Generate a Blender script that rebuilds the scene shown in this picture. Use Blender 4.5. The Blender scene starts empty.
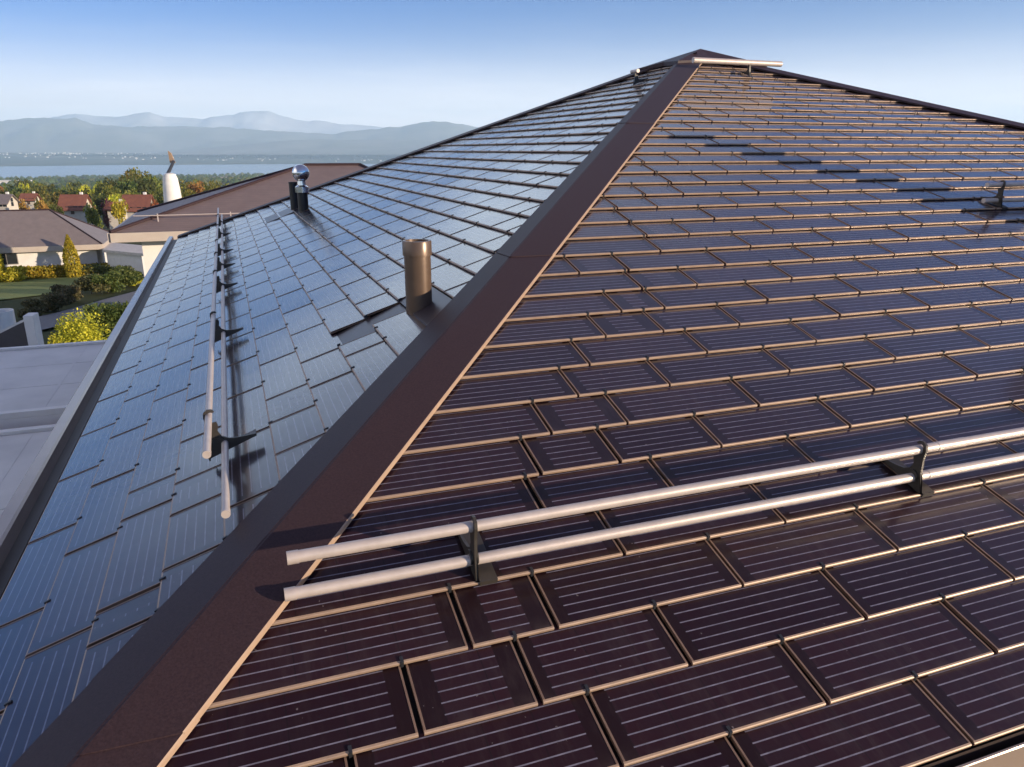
import bpy, bmesh, math, random
from mathutils import Vector, Matrix, noise
random.seed(7)
PI = math.pi
scene = bpy.context.scene
COL = scene.collection
E = 0.205                      # exposed tile height in metres (roof module)
CAMZ = 10.4

def V(*a): return Vector(a)
# ---------------------------------------------------------------- survey of the place (roof modules, camera at origin)
F, TH, PSI = 754.70254, 0.29985972, -0.35292922
PR, PL, W = 0.33204147, 0.38920145, 3.03475373
OR = V(4.82288149, 19.5391905, -3.33347606)
OLF = V(-8.30060923, 18.17888794, -6.10446018)
P0 = V(0.39666756, 20.86712882, -2.37629)
HD = V(0.32806106, 0.90953617, 0.25518599)
Z = V(0, 0, 1)
e1 = V(math.sin(PSI), math.cos(PSI), 0)
e2 = V(math.cos(PSI), -math.sin(PSI), 0)
uR = e1 * math.cos(PR) + Z * math.sin(PR)
uL = e2 * math.cos(PL) + Z * math.sin(PL)
nR = e2.cross(uR)
nL = uL.cross(e1)
def wd(p): return Vector((p.x * E, p.y * E, p.z * E + CAMZ))
def at(px, py, Y):             # survey a point seen at px,py standing Y metres ahead
    a, b = (px - 512) / F, (383.5 - py) / F
    c, s = math.cos(TH), math.sin(TH)
    d = V(a, c + b * s, b * c - s)
    d = d * (Y / d.y)
    return V(d.x, d.y, d.z + CAMZ)
def atz(px, py, z):
    p = at(px, py, 1.0)
    k = (z - CAMZ) / (p.z - CAMZ)
    return V(p.x * k, p.y * k, z)

# ---------------------------------------------------------------- materials
def newmat(name):
    m = bpy.data.materials.new(name); m.use_nodes = True
    nt = m.node_tree
    return m, nt, nt.nodes['Principled BSDF']
def N(nt, typ, **kw):
    n = nt.nodes.new(typ)
    for k, v in kw.items(): setattr(n, k, v)
    return n
def math_(nt, op, a, b=None, c=None):
    n = N(nt, 'ShaderNodeMath', operation=op)
    for i, v in enumerate((a, b, c)):
        if v is None: continue
        if isinstance(v, (int, float)): n.inputs[i].default_value = v
        else: nt.links.new(v, n.inputs[i])
    return n.outputs[0]
def mixc(nt, fac, a, b):
    n = N(nt, 'ShaderNodeMix', data_type='RGBA')
    for sock, v in ((n.inputs[0], fac), (n.inputs[6], a), (n.inputs[7], b)):
        if isinstance(v, (int, float)): sock.default_value = v
        elif isinstance(v, tuple): sock.default_value = (*v, 1)
        else: nt.links.new(v, sock)
    return n.outputs[2]
def noise_(nt, scale, detail=4, rough=.55, coord='Object', vec=None):
    n = N(nt, 'ShaderNodeTexNoise'); n.inputs['Scale'].default_value = scale
    n.inputs['Detail'].default_value = detail; n.inputs['Roughness'].default_value = rough
    if vec is None:
        t = N(nt, 'ShaderNodeTexCoord'); vec = t.outputs[coord]
    nt.links.new(vec, n.inputs['Vector'])
    return n.outputs['Fac']
def ramp(nt, fac, a, b):
    n = N(nt, 'ShaderNodeMapRange'); n.inputs[1].default_value = a; n.inputs[2].default_value = b
    nt.links.new(fac, n.inputs[0]); return n.outputs[0]
def bump(nt, b, h, strength, dist):
    n = N(nt, 'ShaderNodeBump'); n.inputs['Strength'].default_value = strength; n.inputs['Distance'].default_value = dist
    nt.links.new(h, n.inputs['Height']); nt.links.new(n.outputs[0], b.inputs['Normal'])
def plain(name, c1, c2=None, rough=.6, metal=0, scale=3, bmp=0, bdist=.005, detail=5, spec=.5, bscale=None):
    m, nt, b = newmat(name)
    c2 = c2 or tuple(x * .8 for x in c1)
    f = ramp(nt, noise_(nt, scale, detail), .3, .7)
    nt.links.new(mixc(nt, f, c1, c2), b.inputs['Base Color'])
    b.inputs['Roughness'].default_value = rough; b.inputs['Metallic'].default_value = metal
    b.inputs['Specular IOR Level'].default_value = spec
    if bmp: bump(nt, b, noise_(nt, bscale or scale * 6, 3), bmp, bdist)
    return m

def solar_material():
    m, nt, b = newmat('solar_glass')
    uv = N(nt, 'ShaderNodeUVMap', uv_map='UVMap')
    sp = N(nt, 'ShaderNodeSeparateXYZ'); nt.links.new(uv.outputs[0], sp.inputs[0])
    at_ = N(nt, 'ShaderNodeAttribute', attribute_name='tinfo')
    sc = N(nt, 'ShaderNodeSeparateColor'); nt.links.new(at_.outputs['Color'], sc.inputs[0])
    x, y = sp.outputs[0], sp.outputs[1]
    w = math_(nt, 'MULTIPLY', sc.outputs[0], 10)
    rnd, bord = sc.outputs[1], sc.outputs[2]
    # distance to the nearer end of the tile
    ends = math_(nt, 'MINIMUM', x, math_(nt, 'SUBTRACT', w, x))
    inside = math_(nt, 'GREATER_THAN', ends, bord)
    pitch = .165
    fr = math_(nt, 'FRACT', math_(nt, 'ADD', math_(nt, 'DIVIDE', math_(nt, 'SUBTRACT', y, .17), pitch), .5))
    dist = math_(nt, 'MULTIPLY', math_(nt, 'ABSOLUTE', math_(nt, 'SUBTRACT', fr, .5)), pitch)
    line = math_(nt, 'MULTIPLY', math_(nt, 'LESS_THAN', dist, .0098), inside)
    line = math_(nt, 'MULTIPLY', line, math_(nt, 'GREATER_THAN', y, .1))
    # faint cell gaps across the tile
    cf = math_(nt, 'FRACT', math_(nt, 'DIVIDE', math_(nt, 'SUBTRACT', x, bord), .655))
    gap = math_(nt, 'MULTIPLY', math_(nt, 'LESS_THAN', cf, .022), inside)
    n1 = noise_(nt, 9, 4)
    cell = mixc(nt, rnd, (.015, .0048, .008), (.028, .009, .012))
    cell = mixc(nt, math_(nt, 'MULTIPLY', ramp(nt, n1, .35, .7), .5), cell, (.02, .011, .015))
    base = mixc(nt, inside, (.015, .006, .007), cell)
    base = mixc(nt, math_(nt, 'MULTIPLY', gap, .7), base, (.01, .007, .008))
    n2 = noise_(nt, 34, 2)
    lc = mixc(nt, ramp(nt, n2, .35, .65), (.13, .115, .14), (.20, .18, .215))
    base = mixc(nt, line, base, lc)
    # dust gathered along the lower edge and faint run marks down the slope
    mpn = N(nt, 'ShaderNodeMapping'); mpn.inputs['Scale'].default_value = (7, 1.2, 1); nt.links.new(uv.outputs[0], mpn.inputs[0])
    ao = N(nt, 'ShaderNodeVectorMath', operation='ADD'); nt.links.new(mpn.outputs[0], ao.inputs[0]); nt.links.new(at_.outputs['Color'], ao.inputs[1])
    run = ramp(nt, noise_(nt, 1.0, 5, .65, vec=ao.outputs[0]), .5, .8)
    edge_d = math_(nt, 'MULTIPLY', math_(nt, 'POWER', 2.71828, math_(nt, 'MULTIPLY', y, -9)), ramp(nt, noise_(nt, 14, 4), .4, .7))
    base = mixc(nt, math_(nt, 'MULTIPLY', math_(nt, 'MAXIMUM', math_(nt, 'MULTIPLY', run, .22), math_(nt, 'MULTIPLY', edge_d, .5)), math_(nt, 'ADD', rnd, .3)), base, (.085, .062, .055))
    # dust specks
    sp1 = noise_(nt, 55, 1)
    base = mixc(nt, math_(nt, 'MULTIPLY', math_(nt, 'GREATER_THAN', sp1, .795), .5), base, (.22, .18, .17))
    nt.links.new(base, b.inputs['Base Color']); b.inputs['Roughness'].default_value = .40
    b.inputs['Specular IOR Level'].default_value = .13
    b.inputs['Specular Tint'].default_value = (1, .86, .80, 1)
    n3 = noise_(nt, 1.7, 3)
    r = math_(nt, 'ADD', math_(nt, 'MULTIPLY', rnd, .05), math_(nt, 'MULTIPLY', n3, .13))
    r = math_(nt, 'ADD', r, .05)
    gl = N(nt, 'ShaderNodeBsdfGlossy'); nt.links.new(r, gl.inputs['Roughness'])
    h = math_(nt, 'ADD', math_(nt, 'MULTIPLY', noise_(nt, 4, 2), 1.0), math_(nt, 'MULTIPLY', noise_(nt, 160, 2), .05))
    bp = N(nt, 'ShaderNodeBump'); bp.inputs['Strength'].default_value = .22; bp.inputs['Distance'].default_value = .006
    nt.links.new(h, bp.inputs['Height'])
    for q in (gl, b): nt.links.new(bp.outputs[0], q.inputs['Normal'])
    # anti-glare glass: little mirror seen straight on, much at a low angle
    lw = N(nt, 'ShaderNodeLayerWeight'); lw.inputs['Blend'].default_value = .5; nt.links.new(bp.outputs[0], lw.inputs['Normal'])
    fac = math_(nt, 'ADD', math_(nt, 'MULTIPLY', math_(nt, 'POWER', lw.outputs['Facing'], 3.6), .97), math_(nt, 'ADD', math_(nt, 'MULTIPLY', rnd, .006), .003))
    mx = N(nt, 'ShaderNodeMixShader'); nt.links.new(fac, mx.inputs[0]); nt.links.new(b.outputs[0], mx.inputs[1]); nt.links.new(gl.outputs[0], mx.inputs[2])
    nt.links.new(mx.outputs[0], nt.nodes['Material Output'].inputs[0])
    return m

M = {}
M['solar'] = solar_material()
M['trim'] = plain('copper_brown_edge', (.385, .26, .175), (.30, .20, .135), .42, .2, 14, .15, .001)
M['side'] = plain('dark_brown_side_strip', (.23, .14, .092), (.17, .102, .068), .45, .1, 14)
M['clip'] = plain('black_clip', (.02, .02, .022), rough=.5)
M['deck'] = plain('dark_underlay', (.018, .014, .013), rough=.8)
M['cap'] = plain('brown_coated_metal', (.052, .030, .031), (.032, .019, .021), .48, 0, 150, .35, .0012, bscale=380, spec=.14)
M['caplip'] = plain('copper_brown_lip', (.40, .27, .18), (.34, .225, .15), .45, .15, 12)
M['flash'] = plain('brown_flashing', (.06, .045, .045), (.05, .036, .036), .35, .2, 8)
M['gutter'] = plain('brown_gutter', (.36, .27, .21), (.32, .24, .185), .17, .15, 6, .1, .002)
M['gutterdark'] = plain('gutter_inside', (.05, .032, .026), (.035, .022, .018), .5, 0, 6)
M['alu'] = plain('brushed_rail_metal', (.56, .47, .41), (.48, .40, .35), .42, .25, 25, .25, .0006)
M['bracket'] = plain('bracket_metal', (.062, .052, .042), (.046, .038, .031), .42, .3, 20)
M['pipe'] = plain('bronze_pipe', (.15, .098, .066), (.12, .078, .053), .33, .35, 12, .08, .001)
M['pipedark'] = plain('black_pipe', (.012, .010, .010), rough=.4)
M['chrome'] = plain('polished_steel', (.75, .74, .72), (.66, .65, .63), .13, 1, 7)
M['render'] = plain('white_render', (.78, .74, .68), (.70, .66, .6), .85, 0, 2, .2, .004)
M['cream'] = plain('cream_render', (.56, .50, .42), (.48, .43, .36), .85, 0, 2)
M['soffit'] = plain('pale_soffit', (.62, .56, .49), rough=.8)
M['tan'] = plain('tan_fascia', (.50, .42, .34), (.46, .38, .31), .55, .05, 2)
M['concrete'] = plain('grey_roofing', (.68, .65, .60), (.52, .50, .465), .7, 0, .9, .3, .004, 9)
M['concrete2'] = plain('grey_roofing_edge', (.72, .68, .62), (.64, .60, .55), .5, 0, 3)
M['gravel'] = plain('reddish_gravel', (.22, .13, .09), (.32, .24, .2), .9, 0, 25, .8, .02)
M['charcoal'] = plain('charcoal_panel', (.075, .065, .065), (.06, .052, .054), .6, 0, 4)
M['glass'] = plain('window_glass', (.03, .035, .04), rough=.1)
M['frame'] = plain('window_frame', (.32, .29, .27), rough=.5)
M['redtile'] = plain('red_roof_tile', (.24, .085, .05), (.17, .06, .042), .85, 0, 1.2, .5, .05)
M['timber'] = plain('brown_timber', (.12, .07, .045), rough=.8)
M['bark'] = plain('bark', (.07, .05, .038), (.045, .033, .026), .9, 0, 6, .5, .02)
M['asphalt'] = plain('grey_path_surface', (.17, .165, .165), (.14, .135, .135), .9, 0, 4, .3, .005)
M['snow'] = plain('snow_rock', (.80, .80, .82), (.42, .43, .46), .9, 0, .0006)
M['vane'] = plain('dark_vane', (.05, .055, .075), rough=.5)
M['vanetan'] = plain('tan_vane', (.45, .30, .19), rough=.6)
def roofmat(name, c1, c2, pitch, axis):
    m, nt, b = newmat(name)
    t = N(nt, 'ShaderNodeTexCoord'); sp = N(nt, 'ShaderNodeSeparateXYZ'); nt.links.new(t.outputs['Object'], sp.inputs[0])
    fr = math_(nt, 'FRACT', math_(nt, 'DIVIDE', sp.outputs['Z'], pitch))
    edge = math_(nt, 'LESS_THAN', fr, .16)
    n = ramp(nt, noise_(nt, 1.5, 6), .3, .7)
    c = mixc(nt, n, c1, c2)
    c = mixc(nt, math_(nt, 'MULTIPLY', edge, .5), c, tuple(x * .55 for x in c1))
    nt.links.new(c, b.inputs['Base Color']); b.inputs['Roughness'].default_value = .55
    b.inputs['Specular IOR Level'].default_value = .4
    bump(nt, b, fr, .4, .02)
    return m
M['brownroof'] = roofmat('brown_flat_tile_roof', (.215, .150, .125), (.175, .120, .102), .075, 0)
M['greyroof'] = roofmat('grey_brown_flat_tile_roof', (.22, .178, .165), (.18, .146, .136), .1, 0)

def leafmat(name, c1, c2, c3, ssc=.35):
    m, nt, b = newmat(name)
    g = N(nt, 'ShaderNodeNewGeometry')
    o = N(nt, 'ShaderNodeObjectInfo')
    r = g.outputs['Random Per Island']
    cr = N(nt, 'ShaderNodeValToRGB'); nt.links.new(r, cr.inputs[0])
    cr.color_ramp.elements[0].color = (*c1, 1); cr.color_ramp.elements[1].color = (*c3, 1)
    el = cr.color_ramp.elements.new(.55); el.color = (*c2, 1)
    hs = N(nt, 'ShaderNodeHueSaturation'); nt.links.new(cr.outputs[0], hs.inputs['Color'])
    nt.links.new(math_(nt, 'ADD', math_(nt, 'MULTIPLY', o.outputs['Random'], .06), .47), hs.inputs['Hue'])
    nt.links.new(math_(nt, 'ADD', math_(nt, 'MULTIPLY', o.outputs['Random'], .6), 1.15), hs.inputs['Value'])
    nt.links.new(hs.outputs[0], b.inputs['Base Color']); b.inputs['Roughness'].default_value = .6
    b.inputs['Specular IOR Level'].default_value = .25
    tr = N(nt, 'ShaderNodeBsdfTranslucent'); nt.links.new(hs.outputs[0], tr.inputs['Color'])
    mx = N(nt, 'ShaderNodeMixShader'); mx.inputs[0].default_value = ssc
    nt.links.new(b.outputs[0], mx.inputs[1]); nt.links.new(tr.outputs[0], mx.inputs[2])
    nt.links.new(mx.outputs[0], nt.nodes['Material Output'].inputs[0])
    return m
M['leaf'] = leafmat('leaf_green', (0.066, 0.085, 0.016), (0.132, 0.138, 0.026), (0.245, 0.200, 0.039))
M['leafdark'] = leafmat('leaf_dark_green', (0.041, 0.058, 0.016), (0.075, 0.089, 0.023), (0.132, 0.131, 0.033))
M['leafyellow'] = leafmat('leaf_yellow_green', (0.174, 0.189, 0.022), (0.348, 0.319, 0.029), (0.522, 0.435, 0.043))
M['leafautumn'] = leafmat('leaf_autumn', (0.170, 0.077, 0.023), (0.283, 0.131, 0.039), (0.377, 0.200, 0.052))
M['leafpurple'] = leafmat('leaf_purple', (0.051, 0.022, 0.026), (0.087, 0.036, 0.036), (0.131, 0.058, 0.043))
M['leafbrown'] = leafmat('leaf_brown_shrub', (0.043, 0.046, 0.020), (0.080, 0.072, 0.032), (0.131, 0.094, 0.043))

# ---------------------------------------------------------------- mesh helpers
def link(o, parent=None):
    COL.objects.link(o)
    if parent is not None: o.parent = parent
    return o
def tag(o, label=None, cat=None, group=None, kind=None):
    if label: o['label'] = label
    if cat: o['category'] = cat
    if group: o['group'] = group
    if kind: o['kind'] = kind
    return o
def empty(name, loc, label=None, cat=None, group=None):
    o = bpy.data.objects.new(name, None); o.location = loc; o.empty_display_size = .2
    link(o); tag(o, label, cat, group)
    return o
class MB:
    """collects faces; build() links them as ONE mesh object (vertices given in world metres)"""
    def __init__(s): s.v = []; s.f = []; s.m = []; s.sm = []
    def face(s, pts, mi=0, smooth=False):
        i = len(s.v); s.v += [Vector(p) for p in pts]; s.f.append(list(range(i, i + len(pts)))); s.m.append(mi); s.sm.append(smooth)
    def grid(s, rows, mi=0, smooth=True, closed=False):
        i = len(s.v); n = len(rows[0])
        for r in rows: s.v += [Vector(p) for p in r]
        for a in range(len(rows) - 1):
            for b in range(n if closed else n - 1):
                c = (b + 1) % n
                s.f.append([i + a * n + b, i + a * n + c, i + (a + 1) * n + c, i + (a + 1) * n + b]); s.m.append(mi); s.sm.append(smooth)
    def box(s, o, x, y, z, mi=0):
        o = Vector(o)
        P = [o + x * a + y * b + z * c for c in (0, 1) for b in (0, 1) for a in (0, 1)]
        for q in ((0, 2, 3, 1), (4, 5, 7, 6), (0, 1, 5, 4), (2, 6, 7, 3), (0, 4, 6, 2), (1, 3, 7, 5)):
            s.face([P[k] for k in q], mi)
    def prism(s, poly, ext, mi=0, mi_side=None):
        poly = [Vector(p) for p in poly]; q = [p + ext for p in poly]
        s.face(poly[::-1], mi); s.face(q, mi)
        n = len(poly)
        for k in range(n): s.face([poly[k], poly[(k + 1) % n], q[(k + 1) % n], q[k]], mi if mi_side is None else mi_side)
    def tube(s, a, b, r, n=16, mi=0, caps=True, r2=None):
        a, b = Vector(a), Vector(b); d = (b - a).normalized()
        x = d.orthogonal().normalized(); y = d.cross(x)
        r2 = r if r2 is None else r2
        A = [a + (x * math.cos(t) + y * math.sin(t)) * r for t in [2 * PI * k / n for k in range(n)]]
        B = [b + (x * math.cos(t) + y * math.sin(t)) * r2 for t in [2 * PI * k / n for k in range(n)]]
        s.grid([A, B], mi, True, True)
        if caps: s.face(A[::-1], mi); s.face(B, mi)
    def lathe(s, base, prof, n=24, mi=0):
        base = Vector(base); runs = [[prof[0]]]
        for q in range(1, len(prof)):       # break the smooth shading at sharp corners
            runs[-1].append(prof[q])
            if q < len(prof) - 1:
                a = (Vector(prof[q]) - Vector(prof[q - 1])); b = (Vector(prof[q + 1]) - Vector(prof[q]))
                if a.length > 1e-7 and b.length > 1e-7 and a.angle(b) > .6: runs.append([prof[q]])
        for rn in runs:
            s.grid([[base + V(r * math.cos(2 * PI * k / n), r * math.sin(2 * PI * k / n), z) for k in range(n)] for r, z in rn], mi, True, True)
    def build(s, name, mats, parent=None, origin=None, merge=False):
        me = bpy.data.meshes.new(name)
        org = Vector(origin) if origin is not None else (parent.matrix_world.translation.copy() if False else None)
        if parent is not None: off = root_loc(parent)
        elif org is not None: off = org
        else: off = Vector((0, 0, 0))
        me.from_pydata([v - off for v in s.v], [], s.f)
        for mt in (mats if isinstance(mats, (list, tuple)) else [mats]): me.materials.append(mt)
        me.polygons.foreach_set('material_index', s.m); me.polygons.foreach_set('use_smooth', s.sm)
        if merge:
            bm = bmesh.new(); bm.from_mesh(me); bmesh.ops.remove_doubles(bm, verts=bm.verts, dist=1e-5)
            bmesh.ops.recalc_face_normals(bm, faces=bm.faces); bm.to_mesh(me); bm.free()
        me.update()
        o = bpy.data.objects.new(name, me)
        if parent is None: o.location = off
        return link(o, parent)
def root_loc(o):
    t = Vector((0, 0, 0))
    while o is not None: t += o.location; o = o.parent
    return t

# ================================================================ THE SOLAR HOUSE
def hip_u(v): return -1.98642441 - 0.26190649 * v      # near hip on the right-hand slope (tile widths)
def edge_u(v): return -1.600797 - 0.265395 * v         # its cap edge
def hip_s(t): return -3.7222038 + 0.36262199 * t       # near hip on the left-hand slope
def edge_s(t): return -3.293782 + 0.351005 * t
KA = 30.2
PA = P0 + KA * HD                                      # top of the near hip
PB = PA + 1.7 * e2
tA = (PA - OLF).dot(uL); sA = (PA - OLF).dot(e1) / W
vA = -(PA - OR).dot(uR); uA = (PB - OR).dot(e2) / W
FS = (17.55 - sA) / (tA + 3.0)                          # far hip on the left slope
def far_s(t): return sA + FS * (tA - t)
FU = (9.30 - uA) / (-13.9 - vA)
def far_u(v): return uA + FU * (v - vA)
EV = 12.0                                              # eave of the right slope (course number)
ET = -3.0                                              # eave of the left slope
def PRp(u, v, h=0): return OR + e2 * (u * W) - uR * v + nR * h
def PLp(s, t, h=0): return OLF + e1 * (s * W) + uL * t + nL * h

HOUSE_LOC = wd(PRp(1.5, EV)); HOUSE_LOC.z = 0
house = empty('solar_house', HOUSE_LOC, 'large house in the foreground whose hipped roof is clad in dark solar tiles', 'house')

def tiling(name, label, P, rows, lo, hi, sgn, gapzones, seed):
    """rows: {course lower edge tau: sorted joints}; P(a, tau, h) -> point. lo/hi(tau) limits along the course, in tile widths"""
    rnd = random.Random(seed)
    verts = []; faces = []; mats = []; uvs = []; info = []
    def add(pts, mi, uv, inf):
        i = len(verts); verts.extend([wd(p) for p in pts]); faces.append(list(range(i, i + len(pts))))
        mats.append(mi); uvs.extend(uv); info.append(inf)
    PROF = [(1.13, -.088), (.035, -.003), (.012, -.007), (.0, -.018), (.0, -.052)]
    for tau, joints in rows.items():
        xs = [-99] + list(joints) + [99]
        for a, b in zip(xs[:-1], xs[1:]):
            skip = False
            for (gt, ga, gb) in gapzones:
                if gt == tau and a >= ga - .01 and b <= gb + .01: skip = True
            if skip: continue
            g = (.007 + rnd.random() * .004) if rnd.random() < .75 else .016
            wide = b - a < .56
            dz = [(rnd.random() - .5) * .007 for _ in range(4)]
            tinf = None
            rings = []
            for (dt, h) in PROF:
                l0, h0 = lo(tau + dt), hi(tau + dt)
                aa, bb = max(a + g, l0), min(b - g, h0)
                if bb - aa < .002: rings.append(None)
                else:
                    hl = h + dz[0] + (dz[1] - dz[0]) * min(1, dt); hr = h + dz[2] + (dz[3] - dz[2]) * min(1, dt)
                    rings.append((aa, bb, tau + dt, hl, hr))
            if rings[1] is None: continue
            if rings[0] is None:
                # corner hidden under the cap: close to a point
                k = 1.13
                while k > .05:
                    k -= .04
                    aa, bb = max(a + g, lo(tau + k)), min(b - g, hi(tau + k))
                    if bb - aa > .004: break
                hh = -.003 - .085 * k / 1.1
                rings[0] = (aa, bb, tau + k, hh, hh)
            wE = (b - a) * W if (a > -50 and b < 50) else (rings[1][1] - rings[1][0]) * W + .3
            if wE > 9: wE = 9
            rn = rnd.random(); bord = .2 + rnd.random() * .06
            if wide: bord = .3 + .12 * rnd.random(); rn = min(1, rn + .35)
            inf = (wE / 10, rn, bord, 1)
            a0 = a if a > -50 else rings[1][0] - .03
            if b > 50: a0 = a
            if a < -50 and b < 50: a0 = b - wE / W
            for k in range(len(PROF) - 1):
                r0, r1 = rings[k], rings[k + 1]
                pts = [P(r0[0], r0[2], r0[3]), P(r0[1], r0[2], r0[4]), P(r1[1], r1[2], r1[4]), P(r1[0], r1[2], r1[3])]
                uv = [((q - a0) * W, tt - tau) for q, tt in ((r0[0], r0[2]), (r0[1], r0[2]), (r1[1], r1[2]), (r1[0], r1[2]))]
                if k == 0: # glass + edge strips
                    add(pts if sgn > 0 else pts, 0, uv, inf)
                else: add(pts, 1, uv, inf)
            for side in (0, 1):     # side walls and the thin raised edge strip
                hx = 3 + side
                top = [P(r[side], r[2], r[hx]) for r in rings]
                low = [P(r[side], r[2], r[hx] - .05) for r in rings[:-1]] + [P(rings[-1][side], rings[-1][2], rings[-1][hx])]
                for k in range(len(top) - 2): add([top[k], top[k + 1], low[k + 1], low[k]], 3, [(0, 0)] * 4, inf)
                r0, r1 = rings[0], rings[1]
                free = abs(r1[side] - (a + g if side == 0 else b - g)) < .004 and abs(r0[side] - (a + g if side == 0 else b - g)) < .004
                if free:
                    d = .009 if side == 0 else -.009
                    q = [P(r0[side], r0[2], r0[hx] + .006), P(r0[side] + d, r0[2], r0[hx] + .006), P(r1[side] + d, r1[2], r1[hx] + .006), P(r1[side], r1[2], r1[hx] + .006)]
                    q0 = [P(r0[side], r0[2], r0[hx] - .03), P(r0[side] + d, r0[2], r0[hx]- .03), P(r1[side] + d, r1[2], r1[hx] - .03), P(r1[side], r1[2], r1[hx] - .03)]
                    add(q, 3, [(0, 0)] * 4, inf)
                    for k in (1, 2, 3): add([q[k], q[(k + 1) % 4], q0[(k + 1) % 4], q0[k]], 3, [(0, 0)] * 4, inf)
                    add([q[0], q[1], q0[1], q0[0]], 3, [(0, 0)] * 4, inf)
        # storm clips over the joints of the course below
        for j in rows.get(tau - 1, []):
            if lo(tau) + .05 < j < hi(tau) - .05:
                cw = .007
                pr = [(.085, -.01), (.085, .013), (-.008, .015), (-.012, -.09)]
                A = [P(j - cw, tau + t, h) for t, h in pr]; B = [P(j + cw, tau + t, h) for t, h in pr]
                for k in range(3): add([A[k], B[k], B[k + 1], A[k + 1]], 2, [(0, 0)] * 4, (0, 0, 0, 1))
                add(A, 2, [(0, 0)] * 4, (0, 0, 0, 1)); add(B, 2, [(0, 0)] * 4, (0, 0, 0, 1))
    me = bpy.data.meshes.new(name)
    me.from_pydata([v - HOUSE_LOC for v in verts], [], faces)
    for k in ('solar', 'trim', 'clip', 'side'): me.materials.append(M[k])
    me.polygons.foreach_set('material_index', mats)
    ul = me.uv_layers.new(name='UVMap')
    ul.data.foreach_set('uv', [c for uv in uvs for c in uv])
    ca = me.attributes.new('tinfo', 'FLOAT_COLOR', 'FACE')
    ca.data.foreach_set('color', [c for q in info for c in q])
    me.update()
    o = bpy.data.objects.new(name, me); link(o, house); tag(o, label)
    return o

# joints of the right slope, course by course (tau = -v)
near = {0: [-.53], 1: [-.89, -.5], 2: [-1.18, -.69], 3: [-1.46], 4: [-1.69], 5: [-2.01, -1.49], 6: [-2.21, -1.70], 7: [-2.3],
        8: [-2.735], 9: [-2.92, -2.505], 10: [-3.22, -2.71], 11: [-3.49], 12: [-3.9]}
rr = random.Random(5)
rowsR = {}
for v in range(12, int(vA) - 1, -1):
    odd = v % 2
    l, r = edge_u(v), far_u(v)
    J = [k + (.5 if odd else 0) for k in range(-6, 14)]
    if v in near:
        mn = max(near[v]); J = sorted(near[v] + [j for j in J if j > mn + .35])
    else:
        J = [j for j in J if j > l + .35]
        if J and rr.random() < .55 and J[0] - l > .62: J = [J[0] - .47] + J
    if rr.random() < .4:
        q = [j for j in J if j < r - .9]
        if q: J = q + [q[-1] + .55]
    rowsR[-v] = J
tiling('solar_tiling', 'sunlit right slope of dark solar tiles with copper-brown course edges',
       lambda a, tau, h: PRp(a, -tau, h), rowsR,
       lambda tau: edge_u(-tau) - .10, lambda tau: far_u(-tau) - .22, 1, [], 11)

nearL = {-3: [-3.31], -2: [-2.98], -1: [-3.2, -2.92, -1.91], 0: [-2.84, -2.21, -1.75], 1: [-2.51], 2: [-2.1, -1.52], 3: [-1.22],
         4: [-.9, -.53, -.04], 5: [-.39, -.04], 6: [-.04], 7: [-.46]}
rowsL = {}
for t in range(-3, int(tA) + 1):
    odd = t % 2
    l, r = edge_s(t), far_s(t)
    J = [k + (.5 if odd else 0) for k in range(-5, 24)]
    if t in nearL:
        mn = max(nearL[t]); J = sorted(nearL[t] + [j for j in J if j > mn + .35])
    else:
        J = [j for j in J if j > l + .35]
        if J and rr.random() < .5 and J[0] - l > .62: J = [J[0] - .47] + J
    if t in (4, 5):
        J = [j for j in J if not 10.3 < j < 12.2] + ([10.72, 12.02] if t == 4 else [10.62, 11.92])
        J.sort()
    rowsL[t] = J
gapsL = [(4, -.53, -.04), (5, -.39, -.04), (6, -99, -.04)]
tiling('solar_tiling', 'shaded left slope of solar tiles mirroring the pale sky',
       lambda a, tau, h: PLp(a, tau, h), rowsL,
       lambda tau: edge_s(tau) - .10, lambda tau: far_s(tau) - .2, -1, gapsL, 23)

# ---- roof deck under the tiles (all four slopes) and walls
hd = -.2
def low(p): return wd(p) + V(0, 0, hd * E)
cN = PRp(hip_u(EV), EV)                                  # corner at the near hip eave
cR = PRp(far_u(EV), EV)
cF = PLp(far_s(ET), ET)
cB = cR + (cF - cN)
cB.z = cN.z
mb = MB()
mb.face([low(p) for p in (cN, cR, PB, PA)])
mb.face([low(p) for p in (cF, cN, PA)])
mb.build('roof', M['deck'], house)
mb = MB()
PB2, PA2 = PB, PA
mb.face([wd(p) for p in (cR, cB, PB)]); mb.face([wd(p) for p in (cB, cF, PA, PB)])
tag(mb.build('rear_roof', M['brownroof'], house), 'brown rear slopes of the roof behind the ridge')
zw = wd(cN).z - .42
def ins(p, q, r, k):
    d = ((q - p).normalized() + (r - p).normalized())
    w = p + d * (k / E); w = wd(w); return w
wc = [ins(cN, cR, cF, .75), ins(cR, cB, cN, .75), ins(cB, cF, cR, .75), ins(cF, cN, cB, .75)]
mb = MB()
for k in range(4):
    a, b = wc[k], wc[(k + 1) % 4]
    mb.face([V(a.x, a.y, -.5), V(b.x, b.y, -.5), V(b.x, b.y, zw), V(a.x, a.y, zw)])
mb.build('wall', M['render'], house)
mb = MB()
q = [wd(c) for c in (cN, cR, cB, cF)]
mb.face([V(p.x, p.y, zw + .004) for p in q][::-1])
mb.build('soffit', M['soffit'], house)

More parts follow.
